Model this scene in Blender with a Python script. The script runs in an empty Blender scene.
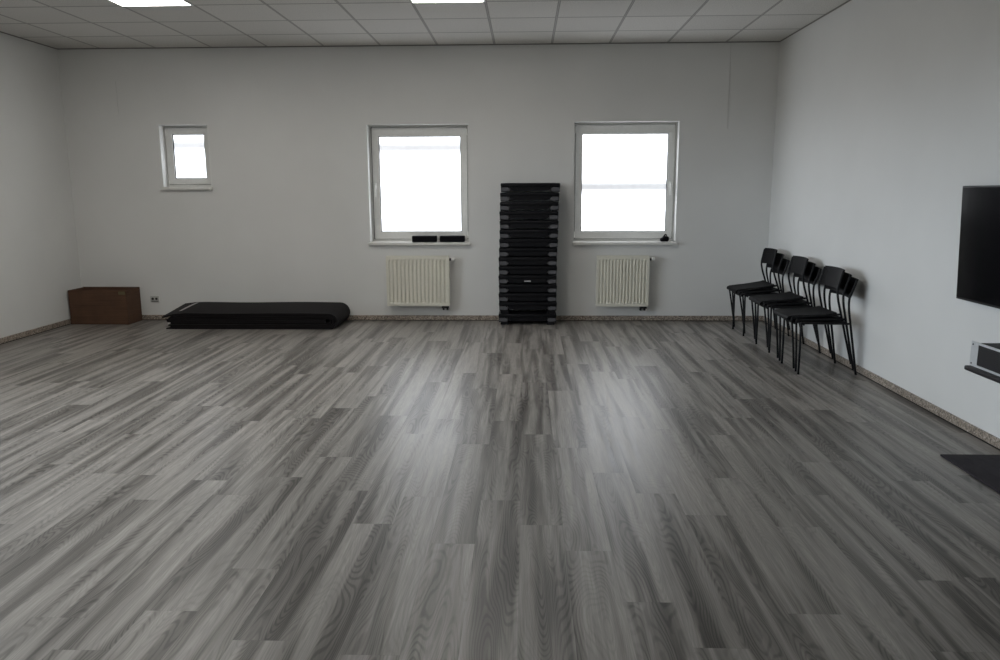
import bpy, bmesh, math, random
from mathutils import Vector, Matrix
random.seed(7)
SC = bpy.context.scene
COL = SC.collection
PI = math.pi

# ------------------------------------------------------------------ room (metres)
XL, XR = -4.673, 2.955          # side walls
YB, YF = 0.0, -11.0             # back wall, wall behind the viewer
H = 2.931
TILE = 0.6
TY = 0.615

# ------------------------------------------------------------------ materials
def new_mat(name):
    m = bpy.data.materials.new(name); m.use_nodes = True
    nt = m.node_tree
    b = nt.nodes['Principled BSDF']
    return m, nt, b
def N(nt, typ, **kw):
    n = nt.nodes.new(typ)
    for k, v in kw.items():
        if k.startswith('i_'):
            n.inputs[k[2:]].default_value = v
        else:
            setattr(n, k, v)
    return n
def L(nt, a, b): nt.links.new(a, b)
def math_node(nt, op, a, b=None, c=None):
    n = nt.nodes.new('ShaderNodeMath'); n.operation = op
    for i, v in enumerate((a, b, c)):
        if v is None: continue
        if isinstance(v, (int, float)): n.inputs[i].default_value = v
        else: nt.links.new(v, n.inputs[i])
    return n.outputs[0]
def ramp(nt, fac, stops):
    r = nt.nodes.new('ShaderNodeValToRGB')
    e = r.color_ramp.elements
    while len(e) < len(stops): e.new(0.5)
    for i, (p, c) in enumerate(stops):
        e[i].position = p
        e[i].color = (c, c, c, 1) if isinstance(c, (int, float)) else (*c, 1)
    nt.links.new(fac, r.inputs[0])
    return r.outputs[0]
def mixc(nt, fac, a, b, mode='MIX'):
    n = nt.nodes.new('ShaderNodeMix'); n.data_type = 'RGBA'; n.blend_type = mode
    for idx, v in ((0, fac), (6, a), (7, b)):
        if isinstance(v, (int, float)): n.inputs[idx].default_value = v
        elif isinstance(v, tuple): n.inputs[idx].default_value = (*v, 1)
        else: nt.links.new(v, n.inputs[idx])
    return n.outputs[2]

def simple(name, col, rough=0.6, metal=0.0, spec=0.5, noise=0.06, scale=40, bump=0.0):
    """procedural: base colour broken up by a fine noise, optional bump"""
    m, nt, b = new_mat(name)
    tc = N(nt, 'ShaderNodeTexCoord')
    nz = N(nt, 'ShaderNodeTexNoise', i_Scale=scale, i_Detail=3.0)
    L(nt, tc.outputs['Object'], nz.inputs['Vector'])
    lo = tuple(c * (1 - noise) for c in col); hi = tuple(min(1, c * (1 + noise)) for c in col)
    L(nt, ramp(nt, nz.outputs[0], [(0.3, lo), (0.7, hi)]), b.inputs['Base Color'])
    b.inputs['Roughness'].default_value = rough
    b.inputs['Metallic'].default_value = metal
    b.inputs['Specular IOR Level'].default_value = spec
    if bump:
        bp = N(nt, 'ShaderNodeBump', i_Strength=bump, i_Distance=0.002)
        L(nt, nz.outputs[0], bp.inputs['Height']); L(nt, bp.outputs[0], b.inputs['Normal'])
    return m

def floor_material():
    m, nt, b = new_mat('grey_oak_vinyl')
    tc = N(nt, 'ShaderNodeTexCoord')
    sp = N(nt, 'ShaderNodeSeparateXYZ'); L(nt, tc.outputs['Object'], sp.inputs[0])
    x, y = sp.outputs[0], sp.outputs[1]
    W, LEN = 0.183, 1.24
    u = math_node(nt, 'DIVIDE', math_node(nt, 'ADD', x, 20 * W - 0.308), W)
    col = math_node(nt, 'FLOOR', u); fu = math_node(nt, 'FRACT', u)
    wn = N(nt, 'ShaderNodeTexWhiteNoise', noise_dimensions='1D'); L(nt, col, wn.inputs['W'])
    v = math_node(nt, 'ADD', math_node(nt, 'DIVIDE', math_node(nt, 'ADD', y, 5.25), LEN), math_node(nt, 'MULTIPLY', wn.outputs[0], 7.0))
    row = math_node(nt, 'FLOOR', v); fv = math_node(nt, 'FRACT', v)
    cb = N(nt, 'ShaderNodeCombineXYZ'); L(nt, col, cb.inputs[0]); L(nt, row, cb.inputs[1])
    w2 = N(nt, 'ShaderNodeTexWhiteNoise', noise_dimensions='2D'); L(nt, cb.outputs[0], w2.inputs['Vector'])
    s2 = N(nt, 'ShaderNodeSeparateColor'); L(nt, w2.outputs['Color'], s2.inputs[0])
    rr, rg, rb = s2.outputs
    def gv(sx, sy, off):
        c = N(nt, 'ShaderNodeCombineXYZ')
        L(nt, math_node(nt, 'ADD', math_node(nt, 'MULTIPLY', x, sx), math_node(nt, 'MULTIPLY', rr, off)), c.inputs[0])
        L(nt, math_node(nt, 'ADD', math_node(nt, 'MULTIPLY', y, sy), math_node(nt, 'MULTIPLY', rg, off * 1.7)), c.inputs[1])
        return c.outputs[0]
    # broad pale / dark streaks
    n1 = N(nt, 'ShaderNodeTexNoise', i_Scale=1.0, i_Detail=2.5, i_Roughness=0.55, i_Distortion=0.35)
    L(nt, gv(12.0, 0.55, 31.0), n1.inputs['Vector'])
    # growth rings: contour lines of a stretched, wobbly field
    n2 = N(nt, 'ShaderNodeTexNoise', i_Scale=1.0, i_Detail=1.2, i_Roughness=0.4, i_Distortion=0.1)
    L(nt, gv(7.0, 1.0, 57.0), n2.inputs['Vector'])
    nw = N(nt, 'ShaderNodeTexNoise', i_Scale=1.0, i_Detail=2.0)
    L(nt, gv(30.0, 16.0, 13.0), nw.inputs['Vector'])
    ph = math_node(nt, 'ADD', math_node(nt, 'MULTIPLY', n2.outputs[0], 260.0), math_node(nt, 'MULTIPLY', nw.outputs[0], 2.6))
    ring = math_node(nt, 'ADD', math_node(nt, 'MULTIPLY', math_node(nt, 'SINE', ph), 0.5), 0.5)
    # fine fibres
    n3 = N(nt, 'ShaderNodeTexNoise', i_Scale=1.0, i_Detail=3.0, i_Roughness=0.6)
    L(nt, gv(150.0, 5.0, 91.0), n3.inputs['Vector'])
    n4 = N(nt, 'ShaderNodeTexNoise', i_Scale=1.0, i_Detail=2.0)
    L(nt, gv(38.0, 1.6, 41.0), n4.inputs['Vector'])
    broad = ramp(nt, n1.outputs[0], [(0.35, FLOOR_D), (0.46, FLOOR_M), (0.57, FLOOR_L)])
    ringmask = ramp(nt, n1.outputs[0], [(0.40, 1.0), (0.54, 0.22)])
    rl = math_node(nt, 'MULTIPLY', ringmask, ramp(nt, ring, [(0.45, 0.0), (0.95, 1.0)]))
    c1 = mixc(nt, 1.0, broad, ramp(nt, math_node(nt, 'MULTIPLY', rl, 1.0), [(0.0, 1.08), (0.9, 0.58)]), 'MULTIPLY')
    c2 = mixc(nt, 1.0, c1, ramp(nt, n3.outputs[0], [(0.3, 0.80), (0.7, 1.14)]), 'MULTIPLY')
    c3 = mixc(nt, 1.0, c2, ramp(nt, n4.outputs[0], [(0.3, 0.80), (0.7, 1.16)]), 'MULTIPLY')
    c4 = mixc(nt, 1.0, c3, ramp(nt, rb, [(0.0, 0.90), (1.0, 1.06)]), 'MULTIPLY')
    # thin seams
    e1 = math_node(nt, 'MINIMUM', fu, math_node(nt, 'SUBTRACT', 1.0, fu))
    e2 = math_node(nt, 'MULTIPLY', math_node(nt, 'MINIMUM', fv, math_node(nt, 'SUBTRACT', 1.0, fv)), LEN / W)
    seam = ramp(nt, math_node(nt, 'MINIMUM', e1, e2), [(0.0, 0.80), (0.008, 1.0)])
    c5 = mixc(nt, 1.0, c4, seam, 'MULTIPLY')
    L(nt, c5, b.inputs['Base Color'])
    L(nt, ramp(nt, n4.outputs[0], [(0.3, FLOOR_ROUGH - 0.03), (0.7, FLOOR_ROUGH + 0.04)]), b.inputs['Roughness'])
    b.inputs['Specular IOR Level'].default_value = FLOOR_SPEC
    bp = N(nt, 'ShaderNodeBump', i_Strength=0.12, i_Distance=0.0015)
    L(nt, n3.outputs[0], bp.inputs['Height']); L(nt, bp.outputs[0], b.inputs['Normal'])
    return m

def ceiling_material():
    m, nt, b = new_mat('mineral_fibre_ceiling')
    tc = N(nt, 'ShaderNodeTexCoord')
    sp = N(nt, 'ShaderNodeSeparateXYZ'); L(nt, tc.outputs['Object'], sp.inputs[0])
    def line(c, off, w):
        f = math_node(nt, 'FRACT', math_node(nt, 'DIVIDE', math_node(nt, 'ADD', c, off + 60.0), TILE))
        return math_node(nt, 'MINIMUM', f, math_node(nt, 'SUBTRACT', 1.0, f))
    dx = line(sp.outputs[0], 0.0, 0); dy = line(sp.outputs[1], TY, 0)
    d = math_node(nt, 'MINIMUM', dx, dy)
    ln = ramp(nt, d, [(0.0, 0.66), (0.008, 0.66), (0.011, 0.36), (0.0155, 0.40), (0.021, 1.0)])  # recess shadow along the tile grid, painted into the colour as dark lines
    nz = N(nt, 'ShaderNodeTexNoise', i_Scale=130.0, i_Detail=4.0); L(nt, tc.outputs['Object'], nz.inputs['Vector'])
    base = ramp(nt, nz.outputs[0], [(0.35, (0.50, 0.485, 0.46)), (0.52, (0.66, 0.645, 0.615)), (0.7, (0.72, 0.70, 0.67))])
    ix = math_node(nt, 'FLOOR', math_node(nt, 'DIVIDE', math_node(nt, 'ADD', sp.outputs[0], 60.0), TILE))
    iy = math_node(nt, 'FLOOR', math_node(nt, 'DIVIDE', math_node(nt, 'ADD', sp.outputs[1], TY + 60.0), TILE))
    cb = N(nt, 'ShaderNodeCombineXYZ'); L(nt, ix, cb.inputs[0]); L(nt, iy, cb.inputs[1])
    wn = N(nt, 'ShaderNodeTexWhiteNoise', noise_dimensions='2D'); L(nt, cb.outputs[0], wn.inputs['Vector'])
    c = mixc(nt, 1.0, base, ramp(nt, wn.outputs[0], [(0, 0.95), (1, 1.03)]), 'MULTIPLY')
    c = mixc(nt, 1.0, c, ln, 'MULTIPLY')
    L(nt, c, b.inputs['Base Color'])
    b.inputs['Roughness'].default_value = 0.95; b.inputs['Specular IOR Level'].default_value = 0.1
    bp = N(nt, 'ShaderNodeBump', i_Strength=0.3, i_Distance=0.003)
    L(nt, nz.outputs[0], bp.inputs['Height']); L(nt, bp.outputs[0], b.inputs['Normal'])
    return m

def wall_material():
    m, nt, b = new_mat('white_wall_paint')
    tc = N(nt, 'ShaderNodeTexCoord')
    nz = N(nt, 'ShaderNodeTexNoise', i_Scale=1.3, i_Detail=3.0); L(nt, tc.outputs['Object'], nz.inputs['Vector'])
    nf = N(nt, 'ShaderNodeTexNoise', i_Scale=160.0, i_Detail=3.0); L(nt, tc.outputs['Object'], nf.inputs['Vector'])
    vo = N(nt, 'ShaderNodeTexVoronoi', i_Scale=2.3); L(nt, tc.outputs['Object'], vo.inputs['Vector'])
    c = ramp(nt, nz.outputs[0], [(0.3, WALL_A), (0.7, WALL_B)])
    spot = ramp(nt, vo.outputs['Distance'], [(0.0, 0.80), (0.016, 1.0)])      # small scuffs
    c = mixc(nt, 1.0, c, spot, 'MULTIPLY')
    L(nt, c, b.inputs['Base Color'])
    b.inputs['Roughness'].default_value = 0.62; b.inputs['Specular IOR Level'].default_value = 0.25
    bp = N(nt, 'ShaderNodeBump', i_Strength=0.10, i_Distance=0.002)
    L(nt, nf.outputs[0], bp.inputs['Height']); L(nt, bp.outputs[0], b.inputs['Normal'])
    return m

def granite_material():
    m, nt, b = new_mat('speckled_granite_skirting')
    tc = N(nt, 'ShaderNodeTexCoord')
    vo = N(nt, 'ShaderNodeTexVoronoi', i_Scale=120.0); L(nt, tc.outputs['Object'], vo.inputs['Vector'])
    nz = N(nt, 'ShaderNodeTexNoise', i_Scale=45.0, i_Detail=4.0); L(nt, tc.outputs['Object'], nz.inputs['Vector'])
    sc = N(nt, 'ShaderNodeSeparateColor'); L(nt, vo.outputs['Color'], sc.inputs[0])
    a = ramp(nt, sc.outputs[0], [(0.0, (0.10, 0.08, 0.065)), (0.35, (0.27, 0.225, 0.185)), (0.7, (0.37, 0.31, 0.255)), (1.0, (0.52, 0.46, 0.40))])
    c = mixc(nt, 1.0, a, ramp(nt, nz.outputs[0], [(0.3, 0.7), (0.7, 1.15)]), 'MULTIPLY')
    L(nt, c, b.inputs['Base Color']); b.inputs['Roughness'].default_value = 0.35
    return m

def cardboard_material():
    m, nt, b = new_mat('brown_cardboard')
    tc = N(nt, 'ShaderNodeTexCoord')
    mp = N(nt, 'ShaderNodeMapping'); mp.inputs['Scale'].default_value = (3, 3, 160)
    L(nt, tc.outputs['Object'], mp.inputs[0])
    nz = N(nt, 'ShaderNodeTexNoise', i_Scale=1.0, i_Detail=3.0); L(nt, mp.outputs[0], nz.inputs['Vector'])
    n2 = N(nt, 'ShaderNodeTexNoise', i_Scale=6.0, i_Detail=3.0); L(nt, tc.outputs['Object'], n2.inputs['Vector'])
    c = ramp(nt, nz.outputs[0], [(0.3, CARD_A), (0.7, CARD_B)])
    c = mixc(nt, 1.0, c, ramp(nt, n2.outputs[0], [(0.3, 0.85), (0.7, 1.1)]), 'MULTIPLY')
    L(nt, c, b.inputs['Base Color']); b.inputs['Roughness'].default_value = 0.85
    return m

def emit_material(name, col, strength):
    m, nt, b = new_mat(name)
    tc = N(nt, 'ShaderNodeTexCoord')
    nz = N(nt, 'ShaderNodeTexNoise', i_Scale=5.0); L(nt, tc.outputs['Object'], nz.inputs['Vector'])
    b.inputs['Base Color'].default_value = (0.8, 0.8, 0.8, 1)
    b.inputs['Emission Color'].default_value = (*col, 1)
    L(nt, ramp(nt, nz.outputs[0], [(0, 0.97), (1, 1.0)]), b.inputs['Base Color'])
    b.inputs['Emission Strength'].default_value = strength
    return m

def pane_material(name, bars, strength):
    """frosted pane glowing in place of daylight; shutter pleats and bar painted into the glow"""
    m, nt, b = new_mat(name)
    tc = N(nt, 'ShaderNodeTexCoord')
    sp = N(nt, 'ShaderNodeSeparateXYZ'); L(nt, tc.outputs['Object'], sp.inputs[0])
    f = None
    for zc, hw, k in bars:
        dz = math_node(nt, 'ABSOLUTE', math_node(nt, 'SUBTRACT', sp.outputs[2], zc))
        r = ramp(nt, math_node(nt, 'DIVIDE', dz, hw * 2), [(0.25, k), (1.0, 1.0)])
        f = r if f is None else mixc(nt, 1.0, f, r, 'MULTIPLY')
    wv = math_node(nt, 'SINE', math_node(nt, 'MULTIPLY', sp.outputs[0], 2 * PI / 0.085))
    pl = ramp(nt, math_node(nt, 'ADD', math_node(nt, 'MULTIPLY', wv, 0.5), 0.5), [(0.0, 0.90), (1.0, 1.0)])
    f = mixc(nt, 1.0, f, pl, 'MULTIPLY') if f is not None else pl
    col = mixc(nt, 1.0, f, PANE_COL, 'MULTIPLY')
    L(nt, col, b.inputs['Emission Color'])
    b.inputs['Base Color'].default_value = (0.7, 0.7, 0.7, 1)
    b.inputs['Roughness'].default_value = 0.3
    b.inputs['Emission Strength'].default_value = strength
    return m

# tunables --------------------------------------------------------
FLOOR_D = (0.098, 0.089, 0.079); FLOOR_M = (0.176, 0.163, 0.147); FLOOR_L = (0.272, 0.254, 0.232)
FLOOR_ROUGH = 0.36; FLOOR_SPEC = 0.5
WALL_A = (0.70, 0.70, 0.685); WALL_B = (0.74, 0.74, 0.725)
CARD_A = (0.075, 0.037, 0.020); CARD_B = (0.11, 0.056, 0.031)
PANE_COL = (0.90, 0.94, 1.0)
PANE_E = 4.2
LAMP_E = 16.0
SKY_E = 14.5

M = {}
M['floor'] = floor_material()
M['ceiling'] = ceiling_material()
M['wall'] = wall_material()
M['granite'] = granite_material()
M['card'] = cardboard_material()
M['joint'] = simple('dark_floor_joint', (0.02, 0.018, 0.016), 0.9)
M['angle'] = simple('grey_wall_angle', (0.22, 0.21, 0.20), 0.6)
M['upvc'] = simple('white_upvc', (0.66, 0.66, 0.635), 0.35, noise=0.03)
M['sill'] = simple('white_sill_board', (0.70, 0.69, 0.66), 0.3, noise=0.03)
M['bead'] = simple('white_plaster_bead', (0.74, 0.74, 0.72), 0.7, noise=0.03)
M['gasket'] = simple('black_rubber_gasket', (0.02, 0.02, 0.022), 0.7)
M['radiator'] = simple('cream_radiator_enamel', (0.70, 0.68, 0.59), 0.4, noise=0.03)
M['whiteplastic'] = simple('white_plastic', (0.75, 0.75, 0.72), 0.4, noise=0.03)
M['darkmetal'] = simple('dark_metal_fitting', (0.03, 0.028, 0.027), 0.45, metal=0.5)
M['steppl'] = simple('black_step_plastic', (0.0045, 0.0045, 0.0062), 0.55, spec=0.2, noise=0.2, scale=120, bump=0.3)
M['stepgrey'] = simple('grey_step_foot_rubber', (0.085, 0.085, 0.092), 0.75, noise=0.1)
M['white'] = simple('white_print', (0.85, 0.85, 0.87), 0.6)
M['mat'] = simple('black_mat_foam', (0.0085, 0.0072, 0.0082), 0.7, spec=0.2, noise=0.15, scale=90, bump=0.3)
M['matstrip'] = simple('pale_grey_mat_strip', (0.42, 0.40, 0.40), 0.8)
M['chairpl'] = simple('black_chair_plastic', (0.0042, 0.0040, 0.0048), 0.6, spec=0.16, noise=0.15, scale=200, bump=0.2)
M['chairst'] = simple('black_painted_steel', (0.004, 0.004, 0.005), 0.45, spec=0.25, noise=0.1)
M['screen'] = simple('black_glass_screen', (0.004, 0.004, 0.005), 0.12, spec=0.5, noise=0.05)
M['tvpl'] = simple('black_tv_plastic', (0.008, 0.008, 0.009), 0.35)
M['silver'] = simple('brushed_silver_panel', (0.55, 0.56, 0.57), 0.45, metal=0.15, noise=0.05)
M['ampblack'] = simple('black_equipment_steel', (0.010, 0.010, 0.012), 0.5)
M['shelf'] = simple('black_shelf_board', (0.009, 0.008, 0.010), 0.45)
M['rubber'] = simple('dark_violet_grey_rubber', (0.022, 0.0185, 0.0245), 0.75, spec=0.3, noise=0.1)
M['greyplastic'] = simple('grey_socket_plastic', (0.50, 0.50, 0.48), 0.5)
M['socketdark'] = simple('dark_socket_recess', (0.035, 0.033, 0.03), 0.6)
M['tape'] = simple('olive_tape', (0.11, 0.095, 0.04), 0.5)
M['block'] = simple('black_foam_block', (0.004, 0.004, 0.006), 0.8, spec=0.15, noise=0.25, scale=200, bump=0.5)
M['greycable'] = simple('grey_cable_sheath', (0.60, 0.60, 0.58), 0.6)
M['lamp'] = emit_material('lit_panel_diffuser', (1.0, 0.965, 0.91), LAMP_E)
M['lampframe'] = simple('white_lamp_frame', (0.7, 0.7, 0.69), 0.4)
M['pane1'] = pane_material('frosted_pane_with_pleats', [(1.89, 0.045, 0.17)], PANE_E)
M['pane2'] = pane_material('frosted_pane_with_bar', [(1.463, 0.045, 0.15)], PANE_E)
M['pane3'] = pane_material('frosted_pane_small', [(1.93, 0.045, 0.18)], PANE_E)

# ------------------------------------------------------------------ mesh helpers
def box(bm, x0, x1, y0, y1, z0, z1, bevel=0.0, seg=2):
    vs = [bm.verts.new((x, y, z)) for z in (z0, z1) for x, y in ((x0, y0), (x1, y0), (x1, y1), (x0, y1))]
    fs = [bm.faces.new([vs[i] for i in f]) for f in ((3, 2, 1, 0), (4, 5, 6, 7), (0, 1, 5, 4), (1, 2, 6, 5), (2, 3, 7, 6), (3, 0, 4, 7))]
    if bevel:
        es = list({e for f in fs for e in f.edges})
        bmesh.ops.bevel(bm, geom=es, offset=bevel, segments=seg, profile=0.5, affect='EDGES')
def prism(bm, pts, axis, a0, a1):
    """pts in the plane across axis, extruded a0..a1"""
    def mk(p, a):
        return {'x': (a, p[0], p[1]), 'y': (p[0], a, p[1]), 'z': (p[0], p[1], a)}[axis]
    A = [bm.verts.new(mk(p, a0)) for p in pts]; B = [bm.verts.new(mk(p, a1)) for p in pts]
    n = len(pts)
    bm.faces.new(A); bm.faces.new(B[::-1])
    for i in range(n):
        bm.faces.new((A[i], B[i], B[(i + 1) % n], A[(i + 1) % n]))
def tube(bm, pts, r, n=10):
    """round tube swept along a polyline, closed ends"""
    P = [Vector(p) for p in pts]
    rings = []
    for i, p in enumerate(P):
        if i == 0: t = P[1] - p
        elif i == len(P) - 1: t = p - P[i - 1]
        else: t = (P[i + 1] - p).normalized() + (p - P[i - 1]).normalized()
        t.normalize()
        ref = Vector((0, 1, 0)) if abs(t.y) < 0.9 else Vector((1, 0, 0))
        a = t.cross(ref).normalized(); b = t.cross(a).normalized()
        rr = r[i] if isinstance(r, (list, tuple)) else r
        rings.append([bm.verts.new(p + a * math.cos(2 * PI * k / n) * rr + b * math.sin(2 * PI * k / n) * rr) for k in range(n)])
    for i in range(len(rings) - 1):
        for k in range(n):
            bm.faces.new((rings[i][k], rings[i][(k + 1) % n], rings[i + 1][(k + 1) % n], rings[i + 1][k]))
    bm.faces.new(rings[0][::-1]); bm.faces.new(rings[-1])
def curve_pts(ctrl, n=6):
    """Catmull-Rom through control points"""
    C = [Vector(c) for c in ctrl]; C = [C[0] * 2 - C[1]] + C + [C[-1] * 2 - C[-2]]
    out = []
    for i in range(1, len(C) - 2):
        for k in range(n):
            t = k / n; p0, p1, p2, p3 = C[i - 1:i + 3]
            out.append(0.5 * ((2 * p1) + (p2 - p0) * t + (2 * p0 - 5 * p1 + 4 * p2 - p3) * t * t + (3 * p1 - p0 - 3 * p2 + p3) * t ** 3))
    out.append(C[-2]); return out
def sheet(bm, grid, thick):
    """solid from a grid of points (rows of Vectors), thickened along averaged normals"""
    R_, C_ = len(grid), len(grid[0])
    def nrm(i, j):
        a = grid[min(i + 1, R_ - 1)][j] - grid[max(i - 1, 0)][j]
        b = grid[i][min(j + 1, C_ - 1)] - grid[i][max(j - 1, 0)]
        return a.cross(b).normalized()
    T = [[bm.verts.new(grid[i][j]) for j in range(C_)] for i in range(R_)]
    U = [[bm.verts.new(grid[i][j] - nrm(i, j) * thick) for j in range(C_)] for i in range(R_)]
    for i in range(R_ - 1):
        for j in range(C_ - 1):
            bm.faces.new((T[i][j], T[i + 1][j], T[i + 1][j + 1], T[i][j + 1]))
            bm.faces.new((U[i][j], U[i][j + 1], U[i + 1][j + 1], U[i + 1][j]))
    for i in range(R_ - 1):
        bm.faces.new((T[i][0], U[i][0], U[i + 1][0], T[i + 1][0]))
        bm.faces.new((T[i][-1], T[i + 1][-1], U[i + 1][-1], U[i][-1]))
    for j in range(C_ - 1):
        bm.faces.new((T[0][j], T[0][j + 1], U[0][j + 1], U[0][j]))
        bm.faces.new((T[-1][j], U[-1][j], U[-1][j + 1], T[-1][j + 1]))
def obj(name, bm, mat, parent=None, smooth=False, label=None):
    bmesh.ops.recalc_face_normals(bm, faces=bm.faces[:])
    me = bpy.data.meshes.new(name); bm.to_mesh(me); bm.free()
    if smooth:
        for p in me.polygons: p.use_smooth = True
        try: me.set_sharp_from_angle(angle=math.radians(38))
        except Exception: pass
    me.materials.append(M[mat])
    o = bpy.data.objects.new(name, me); COL.objects.link(o)
    if parent is not None: o.parent = parent
    if label: o['label'] = label
    return o
def B(): return bmesh.new()
def tag(o, label, cat, group=None):
    o['label'] = label; o['category'] = cat
    if group: o['group'] = group
    return o
def thing(name, label, cat, loc=(0, 0, 0), rot=(0, 0, 0), group=None):
    o = bpy.data.objects.new(name, None); COL.objects.link(o)
    o.empty_display_size = 0.1
    o.location = loc; o.rotation_euler = rot
    return tag(o, label, cat, group)
def struct(name, bm, mat, smooth=False):
    o = obj(name, bm, mat, None, smooth); o['kind'] = 'structure'; return o
def copy_tree(o, parent=None):
    c = o.copy(); COL.objects.link(c)
    if parent is not None:
        c.parent = parent
    for ch in list(o.children): copy_tree(ch, c)
    return c

# ------------------------------------------------------------------ shell
WINS = [  # x0, x1, z0, z1
    (-1.376, -0.288, 0.870, 2.125),
    (0.848, 1.955, 0.870, 2.140),
    (-3.640, -3.110, 1.476, 2.137),
]
bm = B(); box(bm, XL - 0.3, XR + 0.3, YF - 0.3, YB + 0.3, -0.1, 0.0); struct('floor', bm, 'floor')
bm = B(); box(bm, XL - 0.3, XR + 0.3, YF - 0.3, YB + 0.3, H, H + 0.1); struct('ceiling', bm, 'ceiling')
bm = B()
xs = sorted({XL - 0.3, XR + 0.3, *[w[0] for w in WINS], *[w[1] for w in WINS]})
zs = sorted({0.0, H, *[w[2] for w in WINS], *[w[3] for w in WINS]})
for i in range(len(xs) - 1):
    for j in range(len(zs) - 1):
        cx, cz = (xs[i] + xs[i + 1]) / 2, (zs[j] + zs[j + 1]) / 2
        if any(w[0] < cx < w[1] and w[2] < cz < w[3] for w in WINS): continue
        box(bm, xs[i], xs[i + 1], 0.0, 0.3, zs[j], zs[j + 1])
bmesh.ops.remove_doubles(bm, verts=bm.verts[:], dist=1e-5)
seen = {}
for f in list(bm.faces):
    k = tuple(sorted(v.index for v in f.verts)) if False else tuple(sorted((round(v.co.x, 4), round(v.co.y, 4), round(v.co.z, 4)) for v in f.verts))
    seen.setdefault(k, []).append(f)
bmesh.ops.delete(bm, geom=[f for fs in seen.values() if len(fs) > 1 for f in fs], context='FACES')
struct('wall_back', bm, 'wall')
# left wall, with a wide daylight window far forward of what the photograph shows
LW = (-7.6, -2.7, 0.85, 2.15)
bm = B()
for y0, y1, z0, z1 in ((YF - .3, LW[0], 0, H), (LW[1], 0.0, 0, H), (LW[0], LW[1], 0, LW[2]), (LW[0], LW[1], LW[3], H)):
    box(bm, XL - 0.3, XL, y0, y1, z0, z1)
struct('wall_left', bm, 'wall')
bm = B(); box(bm, XR, XR + 0.3, YF - 0.3, 0.0, 0.0, H); struct('wall_right', bm, 'wall')
bm = B(); box(bm, XL, XR, YF - 0.3, YF, 0.0, H); struct('wall_front', bm, 'wall')

# skirting: granite strip with a dark joint under it
BBH, BBT = 0.058, 0.012
def skirting(name, a, b_):
    (x0, x1, y0, y1) = a
    bm = B(); box(bm, x0, x1, y0, y1, 0.006, BBH, 0.002, 1); o = struct(name, bm, 'granite')
    bm = B(); box(bm, *b_, 0.0, 0.006); obj('joint_gap', bm, 'joint', o)
skirting('baseboard_back', (XL + BBT, XR - BBT, -BBT, 0.0), (XL + BBT, XR - BBT, -BBT - .002, 0.0))
skirting('baseboard_left', (XL, XL + BBT, YF, 0.0), (XL, XL + BBT + .002, YF, 0.0))
skirting('baseboard_right', (XR - BBT, XR, YF, 0.0), (XR - BBT - .002, XR, YF, 0.0))
# wall angles under the tiles
for i, (x0, x1, y0, y1) in enumerate(((XL, XR, -0.012, 0.0), (XL, XL + 0.012, YF, -0.012), (XR - 0.012, XR, YF, -0.012))):
    bm = B(); box(bm, x0, x1, y0, y1, H - 0.008, H); struct('trim_%d' % (i + 1), bm, 'angle')

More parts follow.
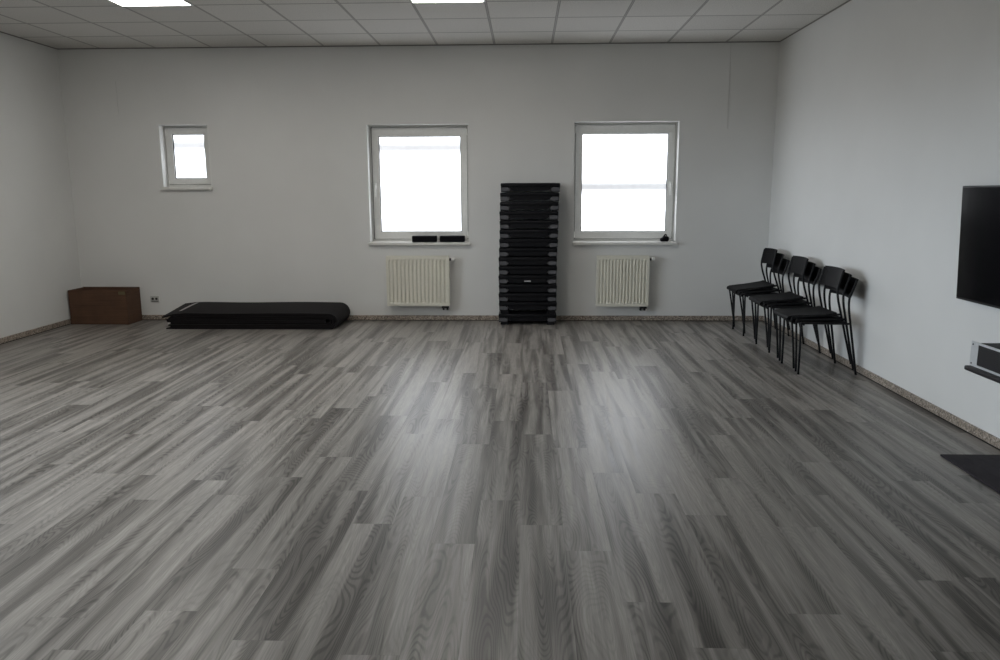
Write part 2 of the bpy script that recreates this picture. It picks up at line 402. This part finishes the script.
# ------------------------------------------------------------------ windows
def window(n, w, pane, handle_side, hinge_side):
    x0, x1, z0, z1 = w
    y = 0.12
    def ring(bm, a0, a1, b0, b1, t, y0, y1, bev=0.004):
        box(bm, a0, a1, y0, y1, b1 - t, b1, bev); box(bm, a0, a1, y0, y1, b0, b0 + t, bev)
        box(bm, a0, a0 + t, y0, y1, b0 + t * .9, b1 - t * .9, bev); box(bm, a1 - t, a1, y0, y1, b0 + t * .9, b1 - t * .9, bev)
    bm = B(); ring(bm, x0, x1, z0, z1, 0.048, y, y + 0.07); root = struct('window_%d' % n, bm, 'upvc')
    s = 0.022; st, tt_, tb = (0.066, 0.070, 0.074) if n == 3 else (0.068, 0.094, 0.088)
    if n == 1: x0s = x0 + .012
    else: x0s = x0
    bm = B(); a0, a1, b0, b1 = x0s + s, x1 - s, z0 + s + .008, z1 - s
    box(bm, a0, a1, y - .014, y + .05, b1 - tt_, b1, .006); box(bm, a0, a1, y - .014, y + .05, b0, b0 + tb - .008, .006)
    box(bm, a0, a0 + st, y - .014, y + .05, b0 + tb - .012, b1 - tt_ + .004, .0015); box(bm, a1 - st, a1, y - .014, y + .05, b0 + tb - .012, b1 - tt_ + .004, .0015); obj('sash', bm, 'upvc', root)
    g0, g1, h0, h1 = x0s + s + st, x1 - s - st, z0 + s + tb, z1 - s - tt_
    bm = B(); ring(bm, g0 - .001, g1 + .001, h0 - .001, h1 + .001, 0.0075, y - 0.004, y + 0.03, 0)
    obj('gasket', bm, 'gasket', root)
    bm = B(); box(bm, g0, g1, y + 0.012, y + 0.022, h0, h1); obj('pane', bm, pane, root)
    # black rubber seal along the gap between frame and sash
    bm = B(); ring(bm, x0 + s - .003, x1 - s + .003, z0 + s + .005, z1 - s + .003, 0.006, y - 0.003, y + 0.004, 0); obj('seal', bm, 'gasket', root)
    # sill board
    ov = 0.012
    bm = B(); box(bm, x0 - (.006 if n == 2 else .02), x1 + ov + .004, -0.045, 0.0, z0 - 0.03, z0, 0.004)
    box(bm, x0, x1, -0.006, y, z0 - 0.0, z0 + 0.004); obj('sill', bm, 'sill', root)
    # plaster bead round the opening
    bm = B()
    t = 0.012
    box(bm, x0 - t, x1 + t, -0.002, 0.004, z1, z1 + t)
    box(bm, x0 - t, x0, -0.002, 0.004, z0, z1); box(bm, x1, x1 + t, -0.002, 0.004, z0, z1)
    obj('corner_bead', bm, 'bead', root)
    if handle_side:
        hx = (x0 + s + 0.033) if handle_side < 0 else (x1 - s - 0.033)
        zc = (z0 + z1) / 2 - 0.02
        bm = B(); box(bm, hx - .014, hx + .014, y - .026, y - .014, zc - .035, zc + .035, .004)
        box(bm, hx - .009, hx + .009, y - .05, y - .026, zc - .009, zc + .009, .003)
        box(bm, hx - .010, hx + .010, y - .062, y - .046, zc - .115, zc + .012, .005)
        obj('handle', bm, 'whiteplastic', root)
    if hinge_side:
        hx = (x0 + s - .004) if hinge_side < 0 else (x1 - s + .004)
        for zc in (z0 + .075, z1 - .075):
            bm = B(); tube(bm, [(hx, y - .012, zc - .035), (hx, y - .012, zc + .035)], .007, 10); obj('hinge', bm, 'whiteplastic', root, True)
    return root
window(1, WINS[0], 'pane1', -1, 1)
window(2, WINS[1], 'pane2', 1, -1)
window(3, WINS[2], 'pane3', 0, -1)
# window 4: wide daylight window in the left wall, beside the viewer
bm = B()
for a, b_ in ((LW[0], LW[0] + .06), (LW[1] - .06, LW[1]), ((LW[0] + LW[1]) / 2 - .05, (LW[0] + LW[1]) / 2 + .05)):
    box(bm, XL - .18, XL - .11, a, b_, LW[2], LW[3], .004)
box(bm, XL - .18, XL - .11, LW[0], LW[1], LW[2], LW[2] + .06, .004); box(bm, XL - .18, XL - .11, LW[0], LW[1], LW[3] - .06, LW[3], .004)
w4 = struct('window_4', bm, 'upvc')
m, nt, b = new_mat('clear_window_glass')
b.inputs['Base Color'].default_value = (1, 1, 1, 1); b.inputs['Roughness'].default_value = 0.0
tr = N(nt, 'ShaderNodeBsdfTransparent'); gl = N(nt, 'ShaderNodeBsdfGlossy', i_Roughness=0.02)
fr = N(nt, 'ShaderNodeFresnel', i_IOR=1.45); mx = N(nt, 'ShaderNodeMixShader')
L(nt, fr.outputs[0], mx.inputs[0]); L(nt, tr.outputs[0], mx.inputs[1]); L(nt, gl.outputs[0], mx.inputs[2])
L(nt, mx.outputs[0], nt.nodes['Material Output'].inputs['Surface'])
M['glass'] = m
bm = B(); box(bm, XL - .150, XL - .146, LW[0] + .05, LW[1] - .05, LW[2] + .05, LW[3] - .05); obj('pane', bm, 'glass', w4)
pl = bpy.data.lights.new('window_portal', 'AREA'); pl.shape = 'RECTANGLE'; pl.size = LW[3] - LW[2]; pl.size_y = LW[1] - LW[0]
pl.cycles.is_portal = True
po = bpy.data.objects.new('window_portal', pl); COL.objects.link(po)
po.location = (XL - .20, (LW[0] + LW[1]) / 2, (LW[2] + LW[3]) / 2); po.rotation_euler = (0, -PI / 2, 0)

# ------------------------------------------------------------------ ceiling lights
def ceiling_light(x0, y0, label):
    t = thing('ceiling_light', label, 'ceiling light', (x0 + TILE / 2, y0 + TILE / 2, H), group='recessed square ceiling panels')
    h = TILE / 2
    bm = B()
    for a in ((-h, h, h - .016, h), (-h, h, -h, -h + .016), (-h, -h + .016, -h + .016, h - .016), (h - .016, h, -h + .016, h - .016)):
        box(bm, *a, -0.006, 0.0)
    obj('frame', bm, 'lampframe', t)
    bm = B(); box(bm, -h + .016, h - .016, -h + .016, h - .016, -0.004, -0.001); obj('diffuser', bm, 'lamp', t)
    return t
yr = -TY - 3 * TILE + 0.0
ceiling_light(-3.0, yr, 'lit square ceiling panel towards the left wall, above the folded mats')
ceiling_light(-0.6, yr, 'lit square ceiling panel in the middle, above the left radiator window')
# the further rows of the same lamps, over and behind the viewer
for yy in (yr - 3 * TILE, yr - 7 * TILE, yr - 11 * TILE):
    for xx in ((-3.0, -0.6) if yy > -4 else (-3.0,)):
        li = bpy.data.lights.new('ceiling_lamp', 'AREA'); li.shape = 'SQUARE'; li.size = 0.57
        li.energy = LAMP_E * 0.57 * 0.57 * PI; li.color = (1.0, 0.965, 0.91)
        lo = bpy.data.objects.new('ceiling_lamp', li); COL.objects.link(lo)
        lo.location = (xx + .3, yy + .3, H - 0.006)

# ------------------------------------------------------------------ radiators
def radiator(x0, x1, z0, z1, label):
    t = thing('radiator', label, 'radiator', (x0, 0, z0), group='cream panel radiators under the windows')
    W, Hh = x1 - x0, z1 - z0
    yf, yb = -0.105, -0.035
    bm = B()
    # pressed front panel: flat border and vertical channels
    nch = 15; pts = []
    bd = 0.022; cw = (W - 2 * bd) / nch
    prof = [(0.0, 0.0), (bd, 0.0)]
    for k in range(nch):
        a = bd + k * cw
        prof += [(a + cw * .14, .0), (a + cw * .34, .011), (a + cw * .66, .011), (a + cw * .86, .0)]
    prof += [(W - bd, 0.0), (W, 0.0)]
    zr = [(0.0, 0), (0.028, 0), (0.05, 1), (Hh - 0.05, 1), (Hh - 0.028, 0), (Hh, 0)]
    G = [[bm.verts.new((x, yf + d * k, z)) for x, d in prof] for z, k in zr]
    for i in range(len(G) - 1):
        for j in range(len(prof) - 1):
            bm.faces.new((G[i][j], G[i][j + 1], G[i + 1][j + 1], G[i + 1][j]))
    Gb = [[bm.verts.new((x, yf + .016, z)) for x in (0, W)] for z in (0, Hh)]
    bm.faces.new((Gb[0][0], Gb[1][0], Gb[1][1], Gb[0][1]))
    bm.faces.new([G[0][j] for j in range(len(prof))][::-1] + [Gb[0][0], Gb[0][1]])
    bm.faces.new([G[-1][j] for j in range(len(prof))] + [Gb[1][1], Gb[1][0]])
    bm.faces.new([G[i][0] for i in range(len(G))] + [Gb[1][0], Gb[0][0]])
    bm.faces.new([G[i][-1] for i in range(len(G))][::-1] + [Gb[0][1], Gb[1][1]])
    obj('front_panel', bm, 'radiator', t)
    bm = B(); box(bm, 0.004, W - .004, yb - .012, yb, 0.01, Hh - .01, .004); obj('back_panel', bm, 'radiator', t)
    for xx in (0.001, W - 0.007):
        bm = B(); box(bm, xx, xx + .006, yf + .0165, yb, 0.02, Hh - .002, .001, 1); obj('side_panel', bm, 'radiator', t)
    bm = B()
    for k in range(26):
        xx = .01 + k * (W - .026) / 25
        box(bm, xx, xx + .006, yf + .018, yb, Hh - .004, Hh + .004)
    box(bm, 0.004, W - .004, yf + .015, yf + .021, Hh - .004, Hh + .005); box(bm, 0.004, W - .004, yb - .006, yb, Hh - .004, Hh + .005)
    obj('top_grille', bm, 'radiator', t)
    # thermostatic valve at the upper right
    yc = (yf + yb) / 2; zc = Hh - .035
    v = B(); tube(v, [(W - .001, yc, zc), (W + .022, yc, zc)], [.014, .014], 12); vo = obj('valve', v, 'darkmetal', t, True)
    v = B(); tube(v, [(W + .022, yc, zc), (W + .028, yc, zc), (W + .055, yc, zc), (W + .062, yc, zc)], [.018, .022, .021, .015], 16); obj('valve_knob', v, 'whiteplastic', vo, True)
    # pipe connections bottom right
    v = B()
    for dx in (-.075, -.032):
        tube(v, [(W + dx, yc, .02), (W + dx, yc, -.028), (W + dx, yc + .012, -.045), (W + dx, -0.001, -.05)], .009, 10)
    box(v, W - .092, W - .012, yc - .018, yc + .014, -.028, -.006, .005)
    obj('pipe_connection', v, 'darkmetal', t, True)
    for dx in (.09, W - .09):
        v = B(); box(v, dx - .012, dx + .012, yb - .001, -0.0005, .06, Hh - .06); obj('wall_bracket', v, 'radiator', t)
    return t
radiator(-1.195, -0.503, 0.178, 0.722, 'cream ribbed radiator under the window left of the black step stack')
radiator(1.100, 1.670, 0.175, 0.722, 'cream ribbed radiator under the window right of the black step stack')

# ------------------------------------------------------------------ stack of aerobic steps
def aerobic_step():
    t = thing('aerobic_step', '', 'aerobic step')
    W, D = 0.622, 0.27
    bm = B()
    box(bm, -W / 2, W / 2, -D / 2, D / 2, 0.056, 0.0945, 0.011, 3)
    # raised grip ribs on the top surface
    for k in range(9):
        y = -D / 2 + .035 + k * .025
        box(bm, -W / 2 + .05, W / 2 - .05, y - .004, y + .004, .0944, .0958)
    o = obj('platform', bm, 'steppl', t, True)
    bm = B()
    w = 0.205
    pts = [(-w - .012, .058), (-w + .004, .022), (-w + .03, .015), (w - .03, .015), (w - .004, .022), (w + .012, .058)]
    prism(bm, pts, 'y', -D / 2 + .006, -D / 2 + .026); obj('skirt', bm, 'steppl', t)
    bm = B(); prism(bm, pts, 'y', D / 2 - .026, D / 2 - .006); obj('skirt', bm, 'steppl', t)
    for s in (-1, 1):
        bm = B()
        # leg block: black, tapering towards the floor, inset under the platform
        a, b_ = s * (W / 2 - .002), s * (W / 2 - .09)
        a2, b2 = s * (W / 2 - .005), s * (W / 2 - .085)
        prism(bm, [(a, .058), (a2, .004), (b2, .004), (b_, .058)], 'y', -D / 2 + .010, D / 2 - .010)
        lg = obj('leg', bm, 'steppl', t)
        for q in (-1, 1):
            bm = B()
            c0, c1 = s * (W / 2 - .0065), s * (W / 2 - .098)
            yo = q * (D / 2 - .004); yi = q * (D / 2 - .030)
            prism(bm, [(c0, .048), (c0, .016), (s * (W / 2 - .075), .010), (c1, .020), (c1, .038), (s * (W / 2 - .07), .052)], 'y', min(yo, yi), max(yo, yi))
            obj('foot_pad', bm, 'stepgrey', lg)
    return t
step0 = aerobic_step()
pitch = 0.0966
ORD = ['lowest', 'second from the bottom', 'third from the bottom', 'fourth from the bottom', None, 'sixth from the bottom', 'seventh from the bottom',
       'eighth from the bottom', 'seventh from the top', 'sixth from the top', 'fifth from the top', 'fourth from the top', 'third from the top', 'second from the top', 'topmost']
jit = [0.0, 0.004, 0.001, 0.004, 0.0, 0.003, 0.002, 0.006, 0.010, 0.013, 0.015, 0.013, 0.018, 0.020, 0.026]
zc = 0.024
step_row = [step0] + [copy_tree(step0) for k in range(14)]
for k in range(15):
    o = step_row[k]
    xj = 0.352 + jit[k]
    o.location = (xj, -0.15 + random.uniform(-.003, .003), zc)
    o.rotation_euler.z = 0.0 if k < 13 else 0.004
    if k == 4:
        o['label'] = 'black aerobic step in the tall stack with a small white printed name on its front'
    elif k == 0:
        o['label'] = 'lowest black aerobic step of the tall stack, standing on the grey floor'
    else:
        o['label'] = 'black aerobic step, %s of the tall stack between the radiators' % ORD[k]
    o['group'] = 'black aerobic steps in the tall stack'
    zc += pitch + (0.030 if k == 0 else 0.0)
    if k == 0:
        # the lowest step stands on extra black feet, the next one on risers
        for s in (-1, 1):
            bm = B(); box(bm, min(s * .29, s * .205), max(s * .29, s * .205), -.125, .125, -.024, .004, .004); obj('riser_foot', bm, 'steppl', o)
    if k == 1:
        for s in (-1, 1):
            bm = B(); box(bm, min(s * .295, s * .205), max(s * .295, s * .205), -.125, .125, -.031, .004, .004); obj('riser_foot', bm, 'steppl', o)
    if k == 4:
        # small white printed word, too small in the photograph to read letter by letter
        bm = B(); x = -.034
        for wd in (.011, .009, .012, .009, .011, .010):
            box(bm, x, x + wd - .0025, -.1302, -.1290, .026, .039); x += wd + .0012
        box(bm, -.034, .034, -.1302, -.1290, .026, .030)
        obj('printed_name', bm, 'white', o, label='small white printed name')
top_step_z = zc

# ------------------------------------------------------------------ folded mats
def folded_mat(idx, x_fold, z_mid, gap, th, xl_top, xl_bot, y0, y1, label):
    """one mat folded in half about its right end: a U lying on its side"""
    ro = gap / 2 + th
    pts_o = []
    NX = 14
    top = [(xl_top + (x_fold - xl_top) * k / NX, 1.0) for k in range(NX + 1)]
    mid = []
    outer = []
    for k in range(NX + 1): outer.append((top[k][0], z_mid + gap / 2 + th / 2))
    for k in range(1, 12):
        a = PI / 2 - PI * k / 12
        outer.append((x_fold + math.cos(a) * (gap / 2 + th / 2) * 1.0, z_mid + math.sin(a) * (gap / 2 + th / 2)))
    for k in range(NX + 1): outer.append((x_fold + (xl_bot - x_fold) * k / NX, z_mid - gap / 2 - th / 2))
    bm = B()
    NY = 8
    grid = []
    for j in range(NY + 1):
        tt = j / NY; y = y0 + (y1 - y0) * tt
        row = []
        for (x, z) in outer:
            # the pile sags towards its front edge and left tip
            sag = 1.0 - 0.20 * (1 - tt) ** 1.5
            wob = 0.003 * math.sin(x * 5.1 + idx * 1.7) * (1 if z > z_mid else 0)
            tip = max(0.0, (xl_top + 0.22 - x) / 0.22) if z > z_mid else 0.0
            zz = z * sag + wob - 0.20 * tip * tip * (z - z_mid) - 0.02 * tip * (1 - tt) 
            xx = x + 0.012 * math.sin(tt * 3 + idx) 
            row.append(Vector((xx, y, max(zz, th / 2 + .0006 + (MATZ[idx])))))
        grid.append(row)
    sheet(bm, grid, th)
    # centre the thickness on the path
    o = obj('folded_exercise_mat', bm, 'mat', None, True)
    return tag(o, label, 'exercise mat', 'black folded exercise mats by the back wall')
TH = 0.0165
NM = 5
MATZ = [0.0, 0.0, 0.0, 0.0, 0.0]
mats = []
names = ['outermost black exercise mat of the folded pile, with a pale strip across its top',
         'second black exercise mat inside the fold of the pile by the back wall',
         'third black exercise mat inward in the folded pile by the back wall',
         'fourth black exercise mat inward in the folded pile by the back wall',
         'innermost black exercise mat of the folded pile by the back wall']
for i in range(NM):
    step = TH + 0.0032
    gap = 0.0045 + 2 * step * (NM - 1 - i)
    MATZ[i] = step * i
    xl_t = -3.49 + [0, .05, .035, .07, .045][i]
    xl_b = -3.46 + [0, .03, .012, .04, .02][i]
    mats.append(folded_mat(i, -1.735 - 0.006 * i, 0.1015, gap, TH, xl_t, xl_b, -0.585 + [0, .012, .006, .02, .01][i], -0.02, names[i]))
# pale strip near the left end of the outermost mat, following its surface
bm = B()
from mathutils.bvhtree import BVHTree
bv = BVHTree.FromObject(mats[0], bpy.context.evaluated_depsgraph_get())
rows = []
for k in range(7):
    t = k / 6
    y = -0.46 + t * 0.40; xr_ = []
    for dx in (0.0, 0.03):
        x = -3.365 + t * 0.02 + dx
        hit = bv.ray_cast(Vector((x, y, 1)), Vector((0, 0, -1)))
        xr_.append(Vector((x, y, hit[0].z + 0.0012)))
    rows.append(xr_)
sheet(bm, rows, 0.0012)
obj('pale_strip', bm, 'matstrip', mats[0], label='pale grey strip')

# ------------------------------------------------------------------ cardboard box
bx = thing('cardboard_box', 'brown cardboard box open at the top in the back left corner', 'box', (-4.322, -0.166, 0.0), (0, 0, math.radians(-1.0)))
w, d, hh, tk = 0.325, 0.145, 0.375, 0.006
bm = B()
box(bm, -w, w, -d, d, 0.0, tk)
box(bm, -w, w, -d, -d + tk, 0.0, hh, 0.001, 1); box(bm, -w, w, d - tk, d, 0.0, hh + .004, 0.001, 1)
box(bm, -w, -w + tk, -d, d, 0.0, hh, 0.001, 1); box(bm, w - tk, w, -d, d, 0.0, hh, 0.001, 1)
obj('carton', bm, 'card', bx)
# flaps folded down inside, with a hand-cut wavy edge
for y_, s in ((-d + tk + .001, 1), (d - tk - .001 - .004, 1)):
    bm = B(); pts = [(-w + .02, hh - .12), (w - .02, hh - .12)]
    pts += [(w - .02 - k * (2 * w - .04) / 16, hh - .004 + .007 * math.sin(k * 2.4)) for k in range(17)]
    prism(bm, pts, 'y', y_, y_ + .004); obj('flap', bm, 'card', bx)
bm = B(); box(bm, w - .085, w - .012, -d - .001, -d, hh - .045, hh - .012); obj('tape', bm, 'tape', bx, label='small olive tape patch')
# scuffed lower corners
# ------------------------------------------------------------------ wall socket
so = thing('wall_socket', 'grey double power socket on the back wall beside the cardboard box', 'socket', (-3.842, 0, 0.238))
bm = B(); box(bm, -.050, .050, -.012, 0.0, -.036, .036, .003); obj('cover_plate', bm, 'greyplastic', so)
for xx in (-.021, .021):
    bm = B(); tube(bm, [(xx, -.0125, .004), (xx, -.0146, .004)], .0145, 16); f_ = obj('outlet', bm, 'socketdark', so)
bm = B(); box(bm, -.038, .038, -.0135, -.0118, -.027, -.019); obj('label_strip', bm, 'socketdark', so)

# ------------------------------------------------------------------ things on the sills
def foam_block(x, label):
    bm = B(); box(bm, -.135, .135, -.045, .045, 0.0, .066, .007, 2)
    for k in range(9):
        for r in range(2):
            a = -.115 + k * .0285; z = .022 + r * .022
            tube(bm, [(a, -.0452, z), (a, -.0468, z)], .005, 8)
    o = obj('hand_weight_block', bm, 'block', None, False)
    o.location = (x, 0.012, 0.8745)
    return tag(o, label, 'block', 'black blocks on the left radiator window sill')
WB = 0.0
a = foam_block(-0.779, 'black rectangular block on the window sill, left one of the pair')
b2_ = foam_block(-0.473, 'black rectangular block on the window sill, right one of the pair')
cl = thing('black_clip', 'small black crumpled clip on the sill of the window above the right radiator', 'clip', (1.845, 0.01, 0.8745), (0, 0, 0.2))
bm = B()
prism(bm, [(-.045, 0.0), (.03, 0.0), (.042, .030), (.035, .052), (.010, .060), (-.052, .030)], 'y', -.025, .025)
bmesh.ops.bevel(bm, geom=bm.edges[:], offset=.005, segments=2, affect='EDGES'); obj('body', bm, 'block', cl)
bm = B(); tube(bm, curve_pts([(-.02, 0, .045), (.002, 0, .073), (.02, 0, .064)]), .008, 8); obj('grip', bm, 'block', cl, True)

# thin cables down the back wall
def cable(x, z0, z1, r, label):
    bm = B(); pts = curve_pts([(x, -r, z1), (x + .006, -r, z1 - (z1 - z0) * .4), (x + .002, -r, z0 + (z1 - z0) * .3), (x + .008, -r, z0)])
    tube(bm, pts, r, 8)
    o = obj('thin_cable', bm, 'greycable', None, True)
    return tag(o, label, 'cable')
cable(2.452, 2.06, H - .009, .0024, 'thin pale cable hanging from the ceiling near the right corner')
cable(-4.072, 2.25, 2.60, .0020, 'short pale cable on the upper left of the back wall')

# ------------------------------------------------------------------ chairs
def make_chair():
    t = thing('stacking_chair', '', 'chair')
    # seat: shell with a rolled front edge and a shallow dish
    prof = [(-.034, .388), (-.036, .402), (-.028, .414), (-.008, .420), (.06, .418), (.15, .412), (.24, .409), (.31, .411), (.345, .416)]
    grid = []
    for (x, z) in prof:
        row = []
        for j in range(11):
            s = (j / 10 - .5) * 2
            yy = s * .178 * (1.0 if x > 0 else 1.0 - 0.03 * (1 - (x + .036) / .036))
            dish = -0.008 * (1 - s * s) if 0 < x < .34 else -0.002 * (1 - s * s)
            row.append(Vector((x, yy, z + dish)))
        grid.append(row)
    bm = B(); sheet(bm, grid, -0.011 if False else 0.011); obj('seat', bm, 'chairpl', t, True)
    bm = B()
    for s in (-1, 1):
        tube(bm, [(0.0, s * .187, .404), (.372, s * .191, .400)], .0085, 8)
    tube(bm, [(.02, -.187, .392), (.02, .187, .392)], .0075, 8)
    tube(bm, [(.352, -.19, .398), (.352, .19, .398)], .0075, 8)
    obj('seat_frame', bm, 'chairst', t, True)
    for s in (-1, 1):
        bm = B(); tube(bm, [(0.0, s * .192, .0), (.000, s * .192, .20), (-.004, s * .189, .400), (.006, s * .186, .410)], .0088, 10); obj('leg', bm, 'chairst', t, True)
    for s in (-1, 1):
        bm = B(); tube(bm, curve_pts([(.440, s * .200, .0), (.402, s * .196, .22), (.368, s * .192, .42), (.352, s * .190, .52), (.352, s * .188, .60), (.378, s * .186, .68), (.398, s * .184, .735)], 5), .0088, 10)
        obj('leg', bm, 'chairst', t, True)
    # slotted backrest, curved in plan
    bm = B()
    def bp_(s, f):      # s -1..1 across, f 0..1 up
        x = .356 + .050 * f + .030 * (1 - s * s) - 0.006
        z = .595 + .150 * f
        return Vector((x, s * .181, z))
    def patch(s0, s1, f0, f1, n=10):
        g = [[bp_(s0 + (s1 - s0) * j / n, f0 + (f1 - f0) * i / 2) for j in range(n + 1)] for i in range(3)]
        sheet(bm, g, .012)
    patch(-1, -.80, 0, 1, 3); patch(.80, 1, 0, 1, 3)
    nsl = 8
    for k in range(nsl):
        f0 = k / nsl; patch(-.82, .82, f0 + (0.0 if k == 0 else .012), f0 + 1 / nsl - (0.0 if k == nsl - 1 else .022), 10)
    g = [[bp_(-.9 + 1.8 * j / 12, .02 + .96 * i / 2) + Vector((.004, 0, 0)) for j in range(13)] for i in range(3)]
    sheet(bm, g, .0045)
    obj('backrest', bm, 'chairpl', t, True)
    return t
chair0 = make_chair()
first = True
LEV = ['lowest', 'middle', 'topmost']
# each stack: y of the lowest chair, then (x of the seat's front edge, its height, sideways slip, forward tilt) upwards
STACKS = [
    ('nearest of the three chair stacks', -2.30, [(2.426, .402, 0, 0), (2.402, .415, .035, 2.4), (2.377, .430, .065, 5.0)]),
    ('middle of the three chair stacks', -1.49, [(2.455, .402, 0, 0), (2.440, .413, .045, 3.6), (2.418, .425, .09, 7.4)]),
    ('farthest of the three chair stacks, by the corner', -0.70, [(2.450, .402, 0, 0), (2.440, .414, .05, 5.0), (2.420, .424, .10, 9.6)]),
]
for gname, yc, lev in STACKS:
    for k, (sx, sz, dy, tilt) in enumerate(lev):
        o = chair0 if first else copy_tree(chair0)
        first = False
        a = math.radians(tilt)
        o.rotation_euler = (0, -a, 0)
        lx, lz = -.036, .402
        o.location = (sx - (lx * math.cos(a) - lz * math.sin(a)), yc + dy, sz - (lx * math.sin(a) + lz * math.cos(a)))
        o['label'] = 'black slotted-back chair, %s in the %s' % (LEV[k], gname)
        o['group'] = 'black stacking chairs along the right wall'

# ------------------------------------------------------------------ television
tv = thing('television', 'large black flat television mounted on the right wall', 'television', (XR + .028, -3.76, 0.78), (0, math.radians(-2.6), 0))
TW, THt = 1.19, 0.660
bm = B(); box(bm, -.085, -.052, -TW, 0, 0, THt, .004); obj('housing', bm, 'tvpl', tv)
bm = B(); box(bm, -.0865, -.0848, -TW + .008, -.008, .014, THt - .008); obj('screen', bm, 'screen', tv)
bm = B(); box(bm, -.053, -.024, -TW / 2 - .2, -TW / 2 + .2, .15, THt - .15, .003); obj('wall_bracket', bm, 'tvpl', tv)

# shelf and amplifier under the television
SY, SZ = -4.352, 0.505
sh = thing('wall_shelf', 'black wall shelf below the television carrying the amplifier', 'shelf', (XR, SY, SZ))
bm = B(); box(bm, -.315, 0.0, -.95, -.006, -.024, 0.0, .007, 3); obj('board', bm, 'shelf', sh)
for yy in (-.18, -.78):
    bm = B(); prism(bm, [(0.0, -.024), (-.20, -.024), (0.0, -.14)], 'y', yy - .004, yy + .004); obj('bracket', bm, 'shelf', sh)
am = thing('amplifier', 'rack amplifier with silver ears and front edges on the black shelf', 'amplifier', (XR, SY - .010, SZ))
AX = -.290; AW = .483; AHt = .128
bm = B(); box(bm, AX + .004, -.03, -AW + .035, -.035, .008, AHt - .002, .002, 1); obj('case', bm, 'ampblack', am)
bm = B()
box(bm, AX, AX + .004, -.062, 0, .002, AHt + .004); box(bm, AX, AX + .004, -AW, -AW + .062, .002, AHt + .004)
box(bm, AX, AX + .006, -AW + .062, -.062, AHt - .008, AHt + .004); box(bm, AX, AX + .006, -AW + .062, -.062, .002, .014)
obj('face_frame', bm, 'silver', am, label='silver front frame')
bm = B(); box(bm, AX + .0015, AX + .0035, -AW + .063, -.063, .0145, AHt - .0085)
for k in range(10):
    z = .020 + k * .0096; box(bm, AX + .0008, AX + .002, -AW + .07, -.07, z, z + .003)
obj('grille', bm, 'ampblack', am)
for yy in (-.016, -AW + .016):
    for z in (.016, AHt - .012):
        bm = B(); tube(bm, [(AX + .0005, yy, z), (AX - .002, yy, z)], .0045, 10); obj('screw', bm, 'darkmetal', am)
for yy in (-.10, -AW + .10):
    bm = B(); tube(bm, [(-.16, yy, 0.0), (-.16, yy, .009)], .015, 10); tube(bm, [(-.24, yy, 0.0), (-.24, yy, .009)], .015, 10); obj('foot', bm, 'ampblack', am)
# loose cable hanging from the shelf
bm = B()
tube(bm, curve_pts([(XR - .12, SY - .50, SZ - .0245), (XR - .18, SY - .42, SZ - .085), (XR - .14, SY - .36, SZ - .11), (XR - .05, SY - .42, SZ - .09), (XR - .012, SY - .5, SZ - .0245)]), .004, 8)
tag(obj('hanging_cable', bm, 'ampblack', None, True), 'thin black cable looping under the amplifier shelf', 'cable')

# floor mat under the shelf
bm = B(); box(bm, 2.569, 2.925, -5.75, -4.352, 0.0, 0.010, .002, 1)
for k in range(5): box(bm, 2.60 + k * .07, 2.612 + k * .07, -5.72, -4.38, .0099, .0106)
tag(obj('rubber_floor_mat', bm, 'rubber', None), 'flat dark rubber mat on the floor below the amplifier shelf', 'floor mat')

# ------------------------------------------------------------------ world: overcast daylight outside
wd = bpy.data.worlds.new('World'); SC.world = wd; wd.use_nodes = True
nt = wd.node_tree; bg = nt.nodes['Background']
tc = N(nt, 'ShaderNodeTexCoord'); sp = N(nt, 'ShaderNodeSeparateXYZ'); L(nt, tc.outputs['Generated'], sp.inputs[0])
L(nt, ramp(nt, math_node(nt, 'ADD', math_node(nt, 'MULTIPLY', sp.outputs[2], 0.5), 0.5), [(0.0, (0.05, 0.05, 0.045)), (0.47, (0.10, 0.10, 0.09)), (0.505, (0.70, 0.80, 0.90)), (1.0, (0.85, 0.94, 1.0))]), bg.inputs[0])
bg.inputs[1].default_value = SKY_E

# ------------------------------------------------------------------ camera
f, yaw, pt, roll = 757.75, 0.0339, 0.1803, -0.0038
cam = bpy.data.cameras.new('camera'); co = bpy.data.objects.new('camera', cam); COL.objects.link(co)
cam.sensor_fit = 'HORIZONTAL'; cam.sensor_width = 36.0; cam.lens = f / 1000 * 36
fw = Vector((-math.sin(yaw) * math.cos(pt), math.cos(yaw) * math.cos(pt), -math.sin(pt)))
r_ = Vector((math.cos(yaw), math.sin(yaw), 0)); u_ = r_.cross(fw)
r2 = r_ * math.cos(roll) + u_ * math.sin(roll); u2 = -r_ * math.sin(roll) + u_ * math.cos(roll)
mw = Matrix((r2, u2, -fw)).transposed().to_4x4(); mw.translation = Vector((0.329, -8.333, 1.4116))
co.matrix_world = mw
SC.camera = co

SC.view_settings.view_transform = 'Standard'
SC.view_settings.look = 'None'
SC.view_settings.exposure = 0.06
SC.view_settings.gamma = 1.0
SC.view_settings.use_curve_mapping = False
SC.cycles.use_denoising = True
SC.cycles.max_bounces = 10
SC.cycles.diffuse_bounces = 6
SC.cycles.sample_clamp_indirect = 8.0
